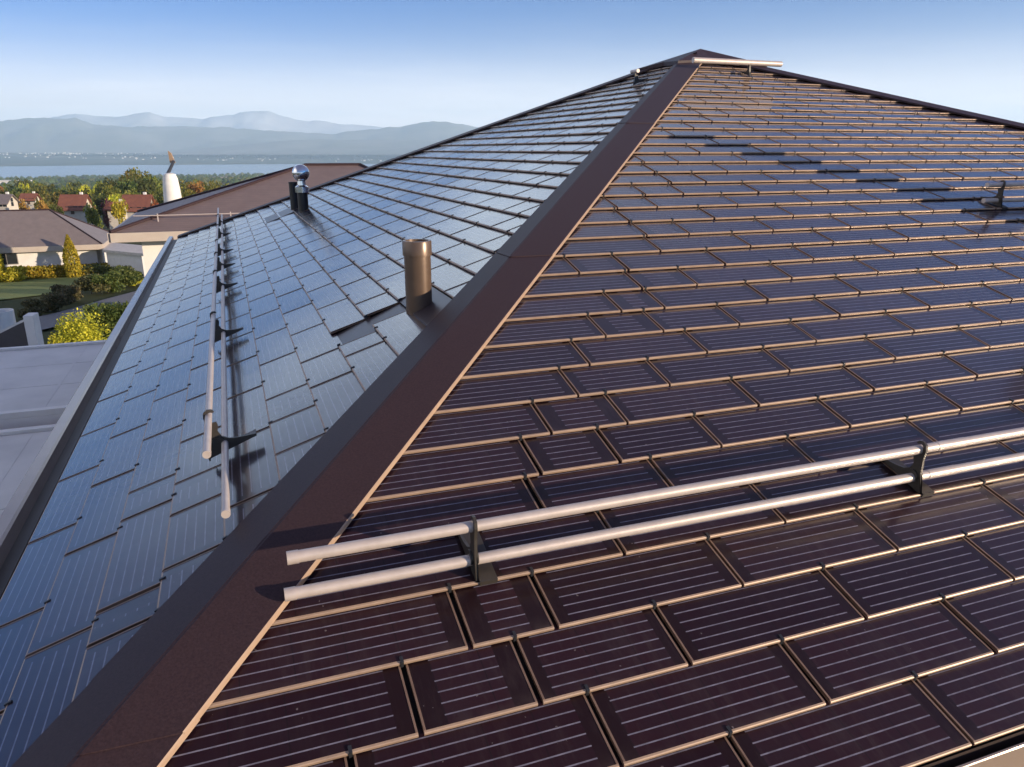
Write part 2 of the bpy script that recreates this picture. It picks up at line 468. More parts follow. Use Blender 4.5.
# ---- gutters: U channel with a broad outer flange, extruded along each eave
def gutter(a, b, out, label=None, prof=None):
    a, b = wd(a), wd(b)
    prof = prof or [(.02, -.03, 0), (.02, -.34, 0), (.46, -.36, 0), (.50, -.08, 1), (.56, -.05, 1), (.80, -.05, 1), (.83, -.08, 1), (.83, -.52, 1), (-.3, -.54, 1)]
    rows = []
    mbx = MB()
    for (o, z, mi), (o2, z2, mi2) in zip(prof[:-1], prof[1:]):
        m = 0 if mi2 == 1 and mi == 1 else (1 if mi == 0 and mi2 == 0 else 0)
        e0 = .0
        A = a + out * (o * E) + Z * (z * E); B = b + out * (o * E) + Z * (z * E)
        A2 = a + out * (o2 * E) + Z * (z2 * E); B2 = b + out * (o2 * E) + Z * (z2 * E)
        mbx.face([A, B, B2, A2], m)
    # end caps
    for c in (a, b): mbx.face([c + out * (o * E) + Z * (z * E) for o, z, _ in prof[2:]], 0)
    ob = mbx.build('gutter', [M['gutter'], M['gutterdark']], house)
    if label: tag(ob, label)
dirN = (cR - cN).normalized(); dirL = (cF - cN).normalized()
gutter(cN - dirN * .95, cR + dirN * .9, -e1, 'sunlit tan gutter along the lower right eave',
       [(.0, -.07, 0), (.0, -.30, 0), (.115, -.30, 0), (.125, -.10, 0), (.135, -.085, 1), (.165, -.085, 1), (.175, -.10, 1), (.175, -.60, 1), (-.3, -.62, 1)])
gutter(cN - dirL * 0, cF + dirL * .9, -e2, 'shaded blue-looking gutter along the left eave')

# ---- hip caps
def cap_section(pa, pb, name, wR, wL, lipR=True, lift=.07, label=None):
    """folded sheet over a hip from pa to pb (points on the hip line); wR / wL are points functions giving the two edges"""
    mbx = MB()
    A = [wL(pa), pa + Z * lift, wR(pa)]; B = [wL(pb), pb + Z * lift, wR(pb)]
    A = [wd(p) for p in A]; B = [wd(p) for p in B]
    # crease slightly rounded
    def mid(P, q, f): return P[1].lerp(P[q], f)
    ra = [A[0], mid(A, 0, .03), A[1] - Z * .002, mid(A, 2, .03), A[2]]
    rb = [B[0], mid(B, 0, .03), B[1] - Z * .002, mid(B, 2, .03), B[2]]
    for k in range(4): mbx.face([ra[k], ra[k + 1], rb[k + 1], rb[k]], 0)
    dz = Z * (.085 * E)
    # lips
    t = (B[2] - B[1]).normalized() * .004
    mbx.face([A[2], B[2], B[2] + t - Z * .003, A[2] + t - Z * .003], 1)
    mbx.face([A[2] + t - Z * .003, B[2] + t - Z * .003, B[2] + t - dz, A[2] + t - dz], 1)
    mbx.face([A[0], B[0], B[0] - dz, A[0] - dz], 0)
    mbx.face([A[0], A[1], A[2], A[2] - dz, A[0] - dz], 0)
    mbx.face([B[0], B[1], B[2], B[2] - dz, B[0] - dz], 0)
    o = mbx.build(name, [M['cap'], M['caplip']], house)
    if label: tag(o, label)
    return o
def nearR(p):
    v = -(p - OR).dot(uR); return PRp(edge_u(v), v, .075)
def nearLf(p):
    t = (p - OLF).dot(uL); return PLp(edge_s(t), t, .075)
kEave = ((-EV) - (-(-(P0 - OR).dot(uR))))
def kv(v): return (-v - (P0 - OR).dot(uR)) / HD.dot(uR)
k0, kt = kv(EV + .35), KA
seams = [k0, -15.4, -1.15, 13.3, kt]
for i in range(4):
    cap_section(P0 + HD * (seams[i] - (.25 if i else 0)), P0 + HD * seams[i + 1], 'hip_cap', nearR, nearLf, lift=.07 + .018 * i)
    nearR = (lambda f: (lambda p: f(p) + Z * .018))(nearR); nearLf = (lambda f: (lambda p: f(p) + Z * .018))(nearLf)
# far hip of the left slope
def fedge(p):
    t = (p - OLF).dot(uL); return PLp(far_s(t) - .38, t, .1)
dF = (cF - PA)
perp = (dF.cross(Z)).normalized()
perp = perp if perp.dot(e1) > 0 else -perp
cap_section(PA, cF, 'hip_cap', lambda p: p + perp * 1.0 - Z * .3, fedge, lift=.13)
def redge(p):
    v = -(p - OR).dot(uR); return PRp(far_u(v) - .38, v, .1)
dRt = (cR - PB); perp2 = (dRt.cross(Z)).normalized(); perp2 = perp2 if perp2.dot(e1) > 0 else -perp2
cap_section(PB, cR, 'hip_cap', lambda p: p + perp2 * 1.0 - Z * .3, redge, lift=.13)
dB = (cB - PB)
perp3 = (dB.cross(Z)).normalized()
cap_section(PB, cB, 'hip_cap', lambda p: p + perp3 * 1.0 - Z * .3, lambda p: p - perp3 * 1.0 - Z * .3, lift=.13)
# peak cap: a low folded pyramid over the meeting hips
pk = PA.lerp(PB, .55) + Z * .42
def down(p, d, l, z): return p + d.normalized() * l + Z * z
ring = [down(PA, -HD, 3.3, .26), down(PA, dF, 3.2, .26), down(PB, dB, 3.2, .26), down(PB, dRt, 3.4, .26)]
side = [PRp((hip_u(vA + 1.0) + far_u(vA + 1.0)) / 2, vA + 1.6, .22), PLp((hip_s(tA - 1) + far_s(tA - 1)) / 2, tA - 1.6, .22)]
mb = MB()
ringw = [wd(p) for p in ring]; pkw = wd(pk)
front, left = wd(side[0]), wd(side[1])
fl = [ringw[0], left, ringw[1], ringw[2], ringw[3], front]
for k in range(6): mb.face([pkw, fl[k], fl[(k + 1) % 6]], 0)
for k in range(6):
    a, b = fl[k], fl[(k + 1) % 6]
    mb.face([a, b, b - Z * .045, a - Z * .045], 0)
mb.build('peak_cap', [M['cap'], M['caplip']], house)

# ---- flashings, vents and chimney of the house
def sheetL(name, pts, h, mat, label=None):
    mbx = MB(); mbx.prism([wd(PLp(s, t, h)) for s, t in pts], nL * (.02 * E)); o = mbx.build(name, mat, house)
    if label: tag(o, label)
    return o
sheetL('flashing', [(-.99, 6.0), (-.045, 6.0), (-.045, 4.0), (-.9, 4.0), (-.9, 5.0), (-1.3, 5.0), (-1.35, 5.6)], -.13, M['flash'], 'dark sheet flashing below the bronze vent pipe')
sheetL('flashing', [(-1.12, 6.0), (-.02, 6.0), (-.02, 6.96), (-.78, 6.96)], -.06, M['flash'], 'brown sheet flashing beside the bronze vent pipe')
sheetL('flashing', [(10.8, 4.0), (12.0, 4.0), (11.9, 6.0), (10.64, 6.0)], -.03, M['flash'], 'flat flashing below the paired black vents')
base = wd(PLp(-.50, 6.22, -.1)); r = .33 * E
mb = MB()
mb.lathe(base, [(r, -.05), (r, 1.38 * E)], 32)
o = mb.build('vent_pipe', M['pipe'], house); tag(o, 'bronze open-topped vent pipe with a thick collar')
mb = MB(); hh = 1.36 * E; rc = r * 1.09
mb.lathe(base, [(r, hh), (rc, hh), (rc, hh + .34 * E), (rc * .97, hh + .36 * E), (r * .86, hh + .36 * E), (r * .84, hh + .05 * E), (.001, hh - .02)], 32)
mb.build('pipe_collar', M['pipe'], o)
# front black pipe with steel ball cowl
base = wd(PLp(10.14, 6.5, -.1)); r = .32 * E
mb = MB(); mb.lathe(base, [(r, -.05), (r, 1.2 * E), (0.001, 1.2 * E)], 24); vp = mb.build('vent_pipe', M['pipedark'], house); tag(vp, 'black vent pipe topped by a polished steel ball cowl')
mb = MB(); z0 = 1.18 * E; mb.lathe(base, [(r, z0), (r * 1.32, z0), (r * 1.32, z0 + .34 * E), (r * 1.2, z0 + .36 * E), (r * .8, z0 + .45 * E), (r * .75, z0 + .7 * E)], 28); mb.build('steel_band', M['chrome'], vp)
mb = MB(); rb = .53 * E; zc = 2.36 * E
mb.lathe(base, [(max(.0005, rb * math.sin(PI * k / 16)), zc - rb * math.cos(PI * k / 16)) for k in range(17)], 32); mb.build('ball_cowl', M['chrome'], vp)
base = wd(PLp(11.2, 6.2, -.1)); r = .27 * E
mb = MB(); mb.lathe(base, [(r, -.05), (r, 1.72 * E), (r * 1.06, 1.72 * E), (r * 1.06, 1.82 * E), (r * .8, 1.82 * E), (r * .8, 1.5 * E), (.001, 1.5 * E)], 24)
tag(mb.build('vent_pipe', M['pipedark'], house), 'plain black vent pipe behind the ball cowl')
base = wd(PRp(6.28, -.75, 0)); r = .70 * E
mb = MB(); mb.lathe(base, [(r * 1.95, -.3), (r * 1.95, 2.5 * E), (r, 3.0 * E), (r, 6.2 * E), (r * 1.06, 6.2 * E), (r * 1.06, 6.5 * E), (r * .85, 6.5 * E), (r * .85, 5.9 * E), (.001, 5.9 * E)], 32)
tag(mb.build('chimney', M['pipe'], house), 'round metal chimney whose long shadow crosses the right slope')

# ================================================================ SNOW GUARDS
BR = [(0, 0), (.03, .0), (.17, .30), (.27, .60), (.30, .78), (.345, .865), (.43, .895), (.51, .86), (.53, .80),           # front edge, hook
      (.50, .79), (.46, .825), (.41, .83), (.375, .80), (.365, .70), (.40, .615), (.47, .60), (.46, .52), (.40, .42),
      (.42, .30), (.52, .2), (.66, .14), (.82, .09), (.98, .045), (.98, .0)]
def bracket_mesh():
    th = .045
    mbx = MB()
    poly = [V(-th / 2, a, h) for a, h in BR]
    mbx.prism(poly, V(th, 0, 0))
    return mbx
def guard(name, P, along, up, n, x0, x1, brs, rails, label, cat, group, off=(0, 0), rad=.083):
    """P(x, b) point on the slope; rails run from x0 to x1 (tile widths); b0 = course coordinate of the bracket foot"""
    org = wd(P((x0 + x1) / 2, 0))
    g = empty(name, org, label, cat, group)
    for (a, h, dx) in ((*rails[0], off[0]), (*rails[1], off[1])):
        mbx = MB(); A = wd(P(x0 + dx, a) + n * h); B = wd(P(x1, a) + n * h)
        rr_ = rad * E; d = (B - A).normalized()
        mbx.tube(A, B, rr_, 20, caps=False)
        for c, s in ((A, 1), (B, -1)):
            mbx.tube(c + d * (.12 * E * s), c - d * (.006 * s), rr_ * 1.09, 20)
        for q in range(1, int((x1 - x0) / 4.4) + 1):
            c = A + d * (q * 4.4 * W * E - .35); mbx.tube(c - d * .07, c + d * .07, rr_ * 1.07, 20)
        mbx.build('rail', M['alu'], g)
    me = None
    for x in brs:
        p = wd(P(x, 0))
        if me is None:
            mbx = bracket_mesh()
            pts = [(along * q.x + up * q.y + n * q.z) * E for q in mbx.v]
            mbx.v = [q + root_loc(g) for q in pts]
            ob = mbx.build('bracket', M['bracket'], g); me = ob.data
            pm = MB()
            for o_, sz in ((V(.03, -.02, .004), V(.27, 1.0, .02)), (V(.03, -.02, -.06), V(.27, .02, .064))):
                pm.box(along * (o_.x * E) + up * (o_.y * E) + n * (o_.z * E), along * (sz.x * E), up * (sz.y * E), n * (sz.z * E))
            pm.v = [q + root_loc(g) for q in pm.v]
            bp = pm.build('base_plate', M['bracket'], ob); bpm = bp.data
            cm = MB(); c0 = up * (.30 * E) + n * (.22 * E); cm.tube(c0 - along * (.06 * E), c0 + along * (.06 * E), .115 * E, 20)
            cm.v = [q + root_loc(g) for q in cm.v]
            cp = cm.build('rail_socket', M['bracket'], ob); cpm = cp.data
        else:
            ob = bpy.data.objects.new('bracket', me); link(ob, g)
            for nm, dm in (('base_plate', bpm), ('rail_socket', cpm)): link(bpy.data.objects.new(nm, dm), ob)
        ob.location = p - org
    return g
GG = 'pipe snow guards on the solar roof'
guard('snow_guard', lambda x, a: PRp(x, 8.0 - a, .0), e2, uR, nR, -3.62, 9.0, [-2.785, -.02, 2.75, 5.5, 8.2], ((.43, .715), (.28, .18)), 'bright two-pipe snow guard across the sunlit slope in the foreground', 'snow guard', GG, (0, -.025))
guard('snow_guard', lambda x, a: PRp(x, -4.0 - a, .0), e2, uR, nR, 4.86, 7.6, [5.09, 7.2], ((.43, .715), (.28, .18)), 'short dark snow guard at the right edge in the chimney shadow', 'snow guard', GG)
guard('snow_guard', lambda x, a: PLp(x, .80 + a, .14), e1, uL, nL, -2.62, 17.0, [-1.75, 1.45, 4.39, 6.39, 8.34, 11.4, 14.4], ((.40, .76), (.40, .15)), 'long two-pipe snow guard receding along the shaded left slope', 'snow guard', GG, (.22, -.17), .064)
def safety(P, along, up, n, x0, x1, xb, label, rad=.15):
    org = wd(P((x0 + x1) / 2, 0)); g = empty('safety_rail', org, label, 'safety rail', 'safety rails near the roof peak')
    mbx = MB(); A = wd(P(x0, .43) + n * .62); B = wd(P(x1, .43) + n * .62); mbx.tube(A, B, rad * E, 18); mbx.build('rail', M['alu'], g)
    mbx = bracket_mesh(); mbx.v = [(along * q.x * 2.2 + up * q.y + n * q.z * .66) * E + wd(P(xb, 0)) for q in mbx.v]
    mbx.build('bracket', M['bracket'], g)
safety(lambda x, a: PRp(x, -22.2 - a), e2, uR, nR, 4.3, 6.2, 5.5, 'short pale safety rail on the sunlit slope just under the peak')
safety(lambda x, a: PLp(x, 25.1 + a), e1, uL, nL, 6.42, 6.66, 6.5, 'safety rail seen end-on on the shaded slope beside the peak', .10)

# ================================================================ ANNEX ROOFS BELOW THE LEFT EAVE
zA = CAMZ - 4.1
def annex_e(px, py):
    p = atz(px, py, zA); return (p.x * e1.x + p.y * e1.y), (p.x * e2.x + p.y * e2.y)
f1 = annex_e(50, 346)[0]; f2 = annex_e(50, 412)[0]; f3 = annex_e(40, 421)[0]
eW = (wc[0].x * e2.x + wc[0].y * e2.y)
def slab(name, a0, a1, b0, b1, z0, z1, label, mats):
    org = e1 * a0 + e2 * b0 + Z * 0
    mbx = MB()
    def p(a, b, z): q = e1 * a + e2 * b; return V(q.x, q.y, z)
    mbx.box(p(a0, b0, z0), e1 * (a1 - a0), e2 * (b1 - b0), Z * (z1 - z0 - .06), 0)
    g = mbx.build(name, mats[0], None, p(a0, b0, 0)); tag(g, label, 'annex')
    # roofing strips and upstand edges as parts
    n = 3; wdt = (a1 - a0 - .3) / n
    mr = MB()
    for k in range(n):
        mr.box(p(a0 + .15 + k * wdt, b0 + .15, z1 - .058), e1 * (wdt - .02), e2 * (b1 - b0 - .17), Z * .05)
    for k in range(1, 9):
        mr.box(p(a0 + .16, b1 - k * 1.55, z1 - .009), e1 * (a1 - a0 - .34), e2 * .05, Z * .004)
    mr.build('roofing_sheet', mats[1], g)
    me_ = MB()
    me_.box(p(a0, b0, z1 - .057), e1 * .14, e2 * (b1 - b0 - .01), Z * .1); me_.box(p(a1 - .14, b0, z1 - .057), e1 * .14, e2 * (b1 - b0 - .01), Z * .1)
    me_.build('roof_edge', mats[2], g)
    return g
slab('flat_roof_annex', f2 + .02, f1, eW - 14, eW - .02, -.3, zA, 'upper grey flat-roofed annex beside the left eave', (M['render'], M['concrete'], M['concrete2']))
slab('flat_roof_annex', f3 - 9, f3, eW - 14, eW - .02, -.3, zA - .12, 'lower grey flat-roofed annex nearest under the left gutter', (M['render'], M['concrete'], M['concrete2']))
mb = MB(); q = e1 * (f3 + .01) + e2 * (eW - 14); mb.box(V(q.x, q.y, -.3), e1 * (f2 - f3), e2 * 13.9, Z * (zA + .05))
tag(mb.build('gravel_strip', M['gravel'], None, V(q.x, q.y, 0)), 'narrow strip of reddish gravel between the two flat annex roofs', 'gravel strip')
# charcoal screen wall beyond the annex with pale end post
Yw = 19.5
zb = 0.0
mb = MB()
tl, tr = at(-45, 356, Yw), at(25, 321, Yw + .2)
dirw = V(tr.x - tl.x, tr.y - tl.y, 0)
th = V(-dirw.y, dirw.x, 0).normalized() * .16
mb.prism([V(tl.x, tl.y, zb), V(tr.x, tr.y, zb), tr, tl], th)
scr = mb.build('screen_wall', M['charcoal'], None, V(tl.x, tl.y, 0)); tag(scr, 'sloping charcoal screen wall with pale end post behind the annex roof', 'wall')
mb = MB(); p = at(27, 316, Yw); mb.box(V(p.x - .10, p.y - .02, zb), V(.24, .03, 0), V(-.12, .45, 0), Z * (p.z - zb)); mb.build('end_post', M['render'], scr)
mb = MB(); mb.prism([tl + Z * .002, tr + Z * .002, tr + Z * .06, tl + Z * .06], th * 1.3); mb.build('coping', M['concrete2'], scr)
mb = MB(); c = at(4, 332, 23); mb.lathe(V(c.x, c.y, 0), [(.001, 0), (.3, 0), (.36, c.z - .1), (.37, c.z + .68), (.33, c.z + .68), (.31, c.z + .4), (.001, c.z + .4)], 20)
tag(mb.build('planter', M['render'], None, V(c.x, c.y, 0)), 'tall pale tapered planter at the left edge beside the charcoal wall', 'planter')

# ================================================================ TERRAIN
def base_z(r):
    T = [(0, 0), (46, 0), (104, -3.8), (150, -7), (250, -12.5), (400, -20), (700, -36), (1500, -62), (3000, -94), (5200, -146), (6300, -171), (6650, -192),
         (11500, -192), (12000, -171), (13300, -150), (16000, -60), (22000, -20), (31000, -10)]
    for (a, za), (b, zb_) in zip(T[:-1], T[1:]):
        if r <= b:
            f = (r - a) / (b - a); return za + (zb_ - za) * f
    return T[-1][1]
def gz(x, y):
    r = math.hypot(x, y); z = base_z(r)
    if 200 < r < 5600: z += min(1, (r - 200) / 400) * (noise.noise(V(x / 420, y / 420, 3)) * 6)
    if 5000 < r < 12500:  # winding shores
        z += noise.noise(V(x / 1800, y / 1800, 7)) * 6 * min(1, (r - 5000) / 500)
    return z
mb = MB()
radii = [0] + [6 * 1.085 ** k for k in range(0, 113)]
radii = [r for r in radii if r < 30500] + [31000]
NA = 144
rows = []
for r in radii:
    rows.append([V(r * math.sin(2 * PI * k / NA), r * math.cos(2 * PI * k / NA), gz(r * math.sin(2 * PI * k / NA), r * math.cos(2 * PI * k / NA))) for k in range(NA)])
mb.grid(rows, 0, True, True)
def groundmat():
    m, nt, b = newmat('ground')
    t = N(nt, 'ShaderNodeTexCoord'); pos = t.outputs['Object']
    big = noise_(nt, .0022, 6, .6, vec=pos); mid = noise_(nt, .012, 5, .6, vec=pos); fine = noise_(nt, .8, 5, .6, vec=pos)
    vor = N(nt, 'ShaderNodeTexVoronoi'); vor.inputs['Scale'].default_value = .0035; nt.links.new(pos, vor.inputs['Vector'])
    scv = N(nt, 'ShaderNodeSeparateColor'); nt.links.new(vor.outputs['Color'], scv.inputs[0])
    fld = mixc(nt, scv.outputs[0], (.06, .075, .025), (.20, .155, .08))
    wood = mixc(nt, mid, (.03, .045, .018), (.06, .07, .028))
    c = mixc(nt, ramp(nt, big, .42, .5), fld, wood)
    near_ = mixc(nt, fine, (.045, .06, .02), (.075, .075, .03))
    ln = N(nt, 'ShaderNodeVectorMath', operation='LENGTH'); nt.links.new(pos, ln.inputs[0])
    c = mixc(nt, ramp(nt, ln.outputs['Value'], 150, 300), near_, c)
    nt.links.new(c, b.inputs['Base Color']); b.inputs['Roughness'].default_value = .95; b.inputs['Specular IOR Level'].default_value = .1
    return m
M['ground'] = groundmat()
tag(mb.build('ground', M['ground']), 'hillside and plain falling away to the lake', None, None, 'structure')
def watermat():
    m, nt, b = newmat('lake_water')
    b.inputs['Base Color'].default_value = (.20, .28, .33, 1); b.inputs['Roughness'].default_value = .22
    bump(nt, b, noise_(nt, .05, 4), .15, 1.0)
    return m
mb = MB(); rows = [[V(r * math.sin(a), r * math.cos(a), -180) for a in [2 * PI * k / 96 for k in range(96)]] for r in (5600, 7500, 9500, 13000)]
mb.grid(rows, 0, True, True); tag(mb.build('lake', watermat()), None, None, None, 'structure')

def interp(T, x):
    if x <= T[0][0]: return T[0][1]
    for (a, ya), (b, yb) in zip(T[:-1], T[1:]):
        if x <= b: return ya + (yb - ya) * (x - a) / (b - a)
    return T[-1][1]
def ridge(name, D, prof, depth, mat, seed, rough, kind='structure'):
    pts = []
    xs = []; x = prof[0][0]
    while x <= prof[-1][0]: xs.append(x); x += 2.5
    NR = 22; rows = []
    for j in range(NR + 1):
        f = j / NR; row = []
        for x in xs:
            top = at(x, interp(prof, x), D); az = math.atan2(top.x, top.y); Rt = math.hypot(top.x, top.y)
            r = Rt + (f - .5) * 2 * depth
            s = 1 - abs(f - .5) * 2
            n = noise.fractal(V(r * math.sin(az) / (D * .11) + seed, r * math.cos(az) / (D * .11), seed), 1.0, 2.0, 6)
            zb_ = -60; h = (top.z - zb_)
            z = zb_ + h * (s ** .85) * (1 + rough * n * (1 - s) * 1.6) + h * rough * .30 * n * s * (.35 + .65 * (1 - s)) + h * .05 * noise.fractal(V(r * math.sin(az) / (D * .025), r * math.cos(az) / (D * .025), seed), .9, 2.1, 4) * s
            row.append(V(r * math.sin(az), r * math.cos(az), z))
        rows.append(row)
    mbx = MB(); mbx.grid(rows, 0, True)
    o = mbx.build(name, mat); tag(o, None, None, None, kind)
M['mountain'] = plain('forested_mountain', (.17, .19, .15), (.30, .29, .25), .95, 0, .0011, 0)
ridge('hills', 15500, [(-500, 166), (-100, 165), (100, 158), (160, 152), (220, 146), (280, 141), (330, 139.5), (400, 139.5), (460, 141), (520, 139), (700, 146), (1100, 158)], 2500, M['mountain'], 2, .45)
ridge('mountains', 19000, [(-900, 130), (-300, 126), (-100, 123), (0, 121), (30, 117.5), (75, 117.5), (92, 124), (130, 126), (220, 127), (262, 130), (335, 134), (352, 131), (400, 126.5), (432, 121), (455, 123), (490, 129), (560, 128), (800, 122), (1300, 128), (1800, 132)], 3000, M['mountain'], 5, .5)
ridge('snow_mountains', 24500, [(-700, 128), (-200, 122), (0, 121), (60, 116), (75, 113.5), (95, 116.5), (115, 117.5), (150, 113), (165, 117), (200, 118), (232, 115), (248, 112), (262, 108.5), (272, 112), (285, 117), (310, 121), (400, 129), (700, 126), (1200, 122)], 2500, M['snow'], 9, .5)
mb = MB(); pts = [(205, 183), (260, 184.5), (330, 182), (330, 176.5), (250, 175.5), (212, 178)]
# tan field and pale works buildings out on the plain
P_ = []
for x, y in ((206, 181.5), (340, 182), (340, 176.2), (214, 177)):
    k = 3000
    for _ in range(40):
        p = at(x, y, k); k += (p.z - gz(p.x, p.y)) * 8
    P_.append(V(p.x, p.y, 0))
rows = []
for i in range(13):
    a = P_[0].lerp(P_[3], i / 12); b = P_[1].lerp(P_[2], i / 12)
    rows.append([V(q.x, q.y, gz(q.x, q.y) + 3) for q in [a.lerp(b, j / 16) for j in range(17)]])
mb = MB(); mb.grid(rows); M['field'] = plain('stubble_field', (.36, .27, .15), (.28, .21, .12), .95, 0, .006)
tag(mb.build('field', M['field']), None, None, None, 'structure')
p = at(12, 179, 2600); z0 = gz(p.x, p.y)
mb = MB(); mb.box(V(p.x - 60, p.y, z0 - 3), V(112, 8, 0), V(-4, 40, 0), Z * 12)
wk = mb.build('long_white_hall', M['render'], None, V(p.x, p.y, z0)); tag(wk, 'long low white hall far off on the plain before the lake', 'building')
mb = MB(); mb.box(V(p.x - 61, p.y - 1, z0 + 9.02), V(114, 8, 0), V(-4, 42, 0), Z * 1.2); mb.build('roof', M['concrete2'], wk)
mb = MB(); rt = random.Random(4)
for _ in range(260):
    px = rt.uniform(-150, 520); D = rt.uniform(12300, 15500)
    if rt.random() < .5: px = rt.choice([rt.gauss(40, 30), rt.gauss(270, 40), rt.gauss(115, 40), rt.gauss(400, 50)])
    q = at(px, 150, D); z0 = gz(q.x, q.y); s = rt.uniform(10, 28)
    mb.box(V(q.x, q.y, z0 - 3), V(s, 0, 0), V(0, s, 0), Z * (rt.uniform(9, 22) + 3))
tag(mb.build('far_town', M['render']), 'pale scattered houses of the town on the far lake shore', 'town', None, 'stuff')

# ---- near ground: lawn and path
def atg(px, py):
    Y = 12.0
    while Y < 400:
        p = at(px, py, Y)
        if p.z <= gz(p.x, p.y): break
        Y += .1
    return V(p.x, p.y, gz(p.x, p.y))
def sheet(name, pts, z, mat):
    # a strip between a near and a far row of points, draped over the ground
    n = len(pts) // 2; A = pts[:n]; B = pts[n:][::-1]; mbx = MB(); rows = []
    for i in range(9):
        row = []
        for j in range((n - 1) * 8 + 1):
            k = min(n - 2, j // 8); f = j / 8 - k
            a = (A[k][0] + (A[k + 1][0] - A[k][0]) * f, A[k][1] + (A[k + 1][1] - A[k][1]) * f); b = (B[k][0] + (B[k + 1][0] - B[k][0]) * f, B[k][1] + (B[k + 1][1] - B[k][1]) * f)
            a, b = atg(*a), atg(*b); q = a.lerp(b, i / 8); row.append(V(q.x, q.y, gz(q.x, q.y) + z))
        rows.append(row)
    mbx.grid(rows); tag(mbx.build(name, mat), None, None, None, 'structure')
M['lawn'] = plain('mown_grass', (.16, .205, .04), (.21, .225, .05), .9, 0, .6, .6, .03, bscale=14)
sheet('lawn', [(-160, 318), (-60, 308), (60, 294), (104, 283), (104, 274), (60, 272), (-60, 272), (-160, 272)], .10, M['lawn'])
sheet('path', [(20, 338), (60, 328), (120, 310), (170, 292), (166, 285), (113, 299), (56, 315), (20, 323)], .16, M['asphalt'])

# ================================================================ NEIGHBOUR HOUSES
def hip_house(name, label, C, wE, dE, rise, wallz, roofm, wallm, fascm, eave=.7, windows=(), fh=.35, ridge=None):
    """C: front corner at the eave (near, left); extends wE along e2 and dE along e1; ridge along e2"""
    g = empty(name, V(C.x, C.y, 0), label, 'house')
    P = lambda a, b, z: V(C.x + e1.x * a + e2.x * b, C.y + e1.y * a + e2.y * b, z)
    z = C.z; h = dE / 2
    hr = h
    if ridge: h, hr = ridge
    r0, r1 = P(h, h, z + rise), P(h, wE - hr, z + rise)
    c = [P(0, 0, z), P(0, wE, z), P(dE, wE, z), P(dE, 0, z)]
    mbx = MB(); mbx.face([c[0], c[1], r1, r0]); mbx.face([c[1], c[2], r1]); mbx.face([c[2], c[3], r0, r1]); mbx.face([c[3], c[0], r0])
    rf = mbx.build('roof', roofm, g)
    mbx = MB()
    for a, b in ((c[0], r0), (r0, r1), (c[1], r1), (c[3], r0), (c[2], r1)):
        mbx.tube(a + Z * .03, b + Z * .03, .09, 8)
    mbx.build('ridge_cap', M['cap'], rf)
    mbx = MB()
    for k in range(4):
        a, b = c[k], c[(k + 1) % 4]; o = ((a + b) / 2 - P(h, wE / 2, z)); o = V(o.x, o.y, 0).normalized()
        mbx.box(a - Z * fh + o * .002, b - a, o * .12, Z * (fh - .01))
    mbx.build('fascia', fascm, g)
    mbx = MB()
    w = [P(eave, eave, 0), P(eave, wE - eave, 0), P(dE - eave, wE - eave, 0), P(dE - eave, eave, 0)]
    for k in range(4):
        a, b = w[k], w[(k + 1) % 4]; mbx.face([V(a.x, a.y, -9), V(b.x, b.y, -9), V(b.x, b.y, z - fh + .003), V(a.x, a.y, z - fh + .003)])
    mbx.build('wall', wallm, g)
    mbx = MB(); mbx.face([q - Z * (fh - .004) for q in c][::-1]); mbx.build('soffit', M['soffit'], g)
    for (b, zz, ww, hh) in windows:
        mf = MB(); q = P(eave - .03, b, zz); mf.box(q, e2 * ww, e1 * .06, Z * hh); wn = mf.build('window', M['glass'], g)
        mf = MB(); t = .07
        for (x0, zz0, x1, zz1) in ((0, 0, ww, t), (0, hh - t, ww, hh), (0, t, t, hh - t), (ww - t, t, ww, hh - t), (ww / 2 - t / 2, t, ww / 2 + t / 2, hh - t)):
            mf.box(q + e2 * x0 - e1 * .04 + Z * zz0, e2 * (x1 - x0), e1 * .038, Z * (zz1 - zz0))
        mf.build('frame', M['frame'], wn)
    return g, P
CB = at(110, 233, 34)
hb, PBf = hip_house('brown_roof_house', 'brown hip-roofed house with tan fascia just behind the left slope', CB, 17, 12.6, 2.66, 0, M['brownroof'], M['render'], M['tan'], 1.1,
                    windows=[(1.9, CB.z - 2.6, 1.6, 1.5)], fh=.42, ridge=(9.6, 4.2))
# the neighbour's own snow rail
rail = empty('snow_rail', PBf(.9, 6, CB.z + .3), 'thin pale snow rail low on the brown neighbouring roof', 'snow rail')
mb = MB(); mb.tube(PBf(1.2, .9, CB.z + .62), PBf(1.2, 10, CB.z + .62), .024, 8); mb.build('rail', M['alu'], rail)
for k in range(3):
    mb = MB(); q = PBf(1.2, 1.9 + k * 3.2, CB.z + .32); mb.box(q, e2 * .05, e1 * .05, Z * .38); mb.build('post', M['alu'], rail)
CAr = at(102, 244, 88)
wA = 46
CA = V(CAr.x - e2.x * wA, CAr.y - e2.y * wA, CAr.z)
ha, PAf = hip_house('grey_roof_house', 'grey-brown hip-roofed bungalow with white walls behind the lawn hedge', CA, wA, 11.6, 3.6, 0, M['greyroof'], M['render'], M['tan'], .8,
                    windows=[(wA - 11, CA.z - 2.0, 2.2, 1.3), (wA - 17, CA.z - 2.0, 2.2, 1.3), (wA - 23, CA.z - 2.0, 2.2, 1.3)], fh=.6)
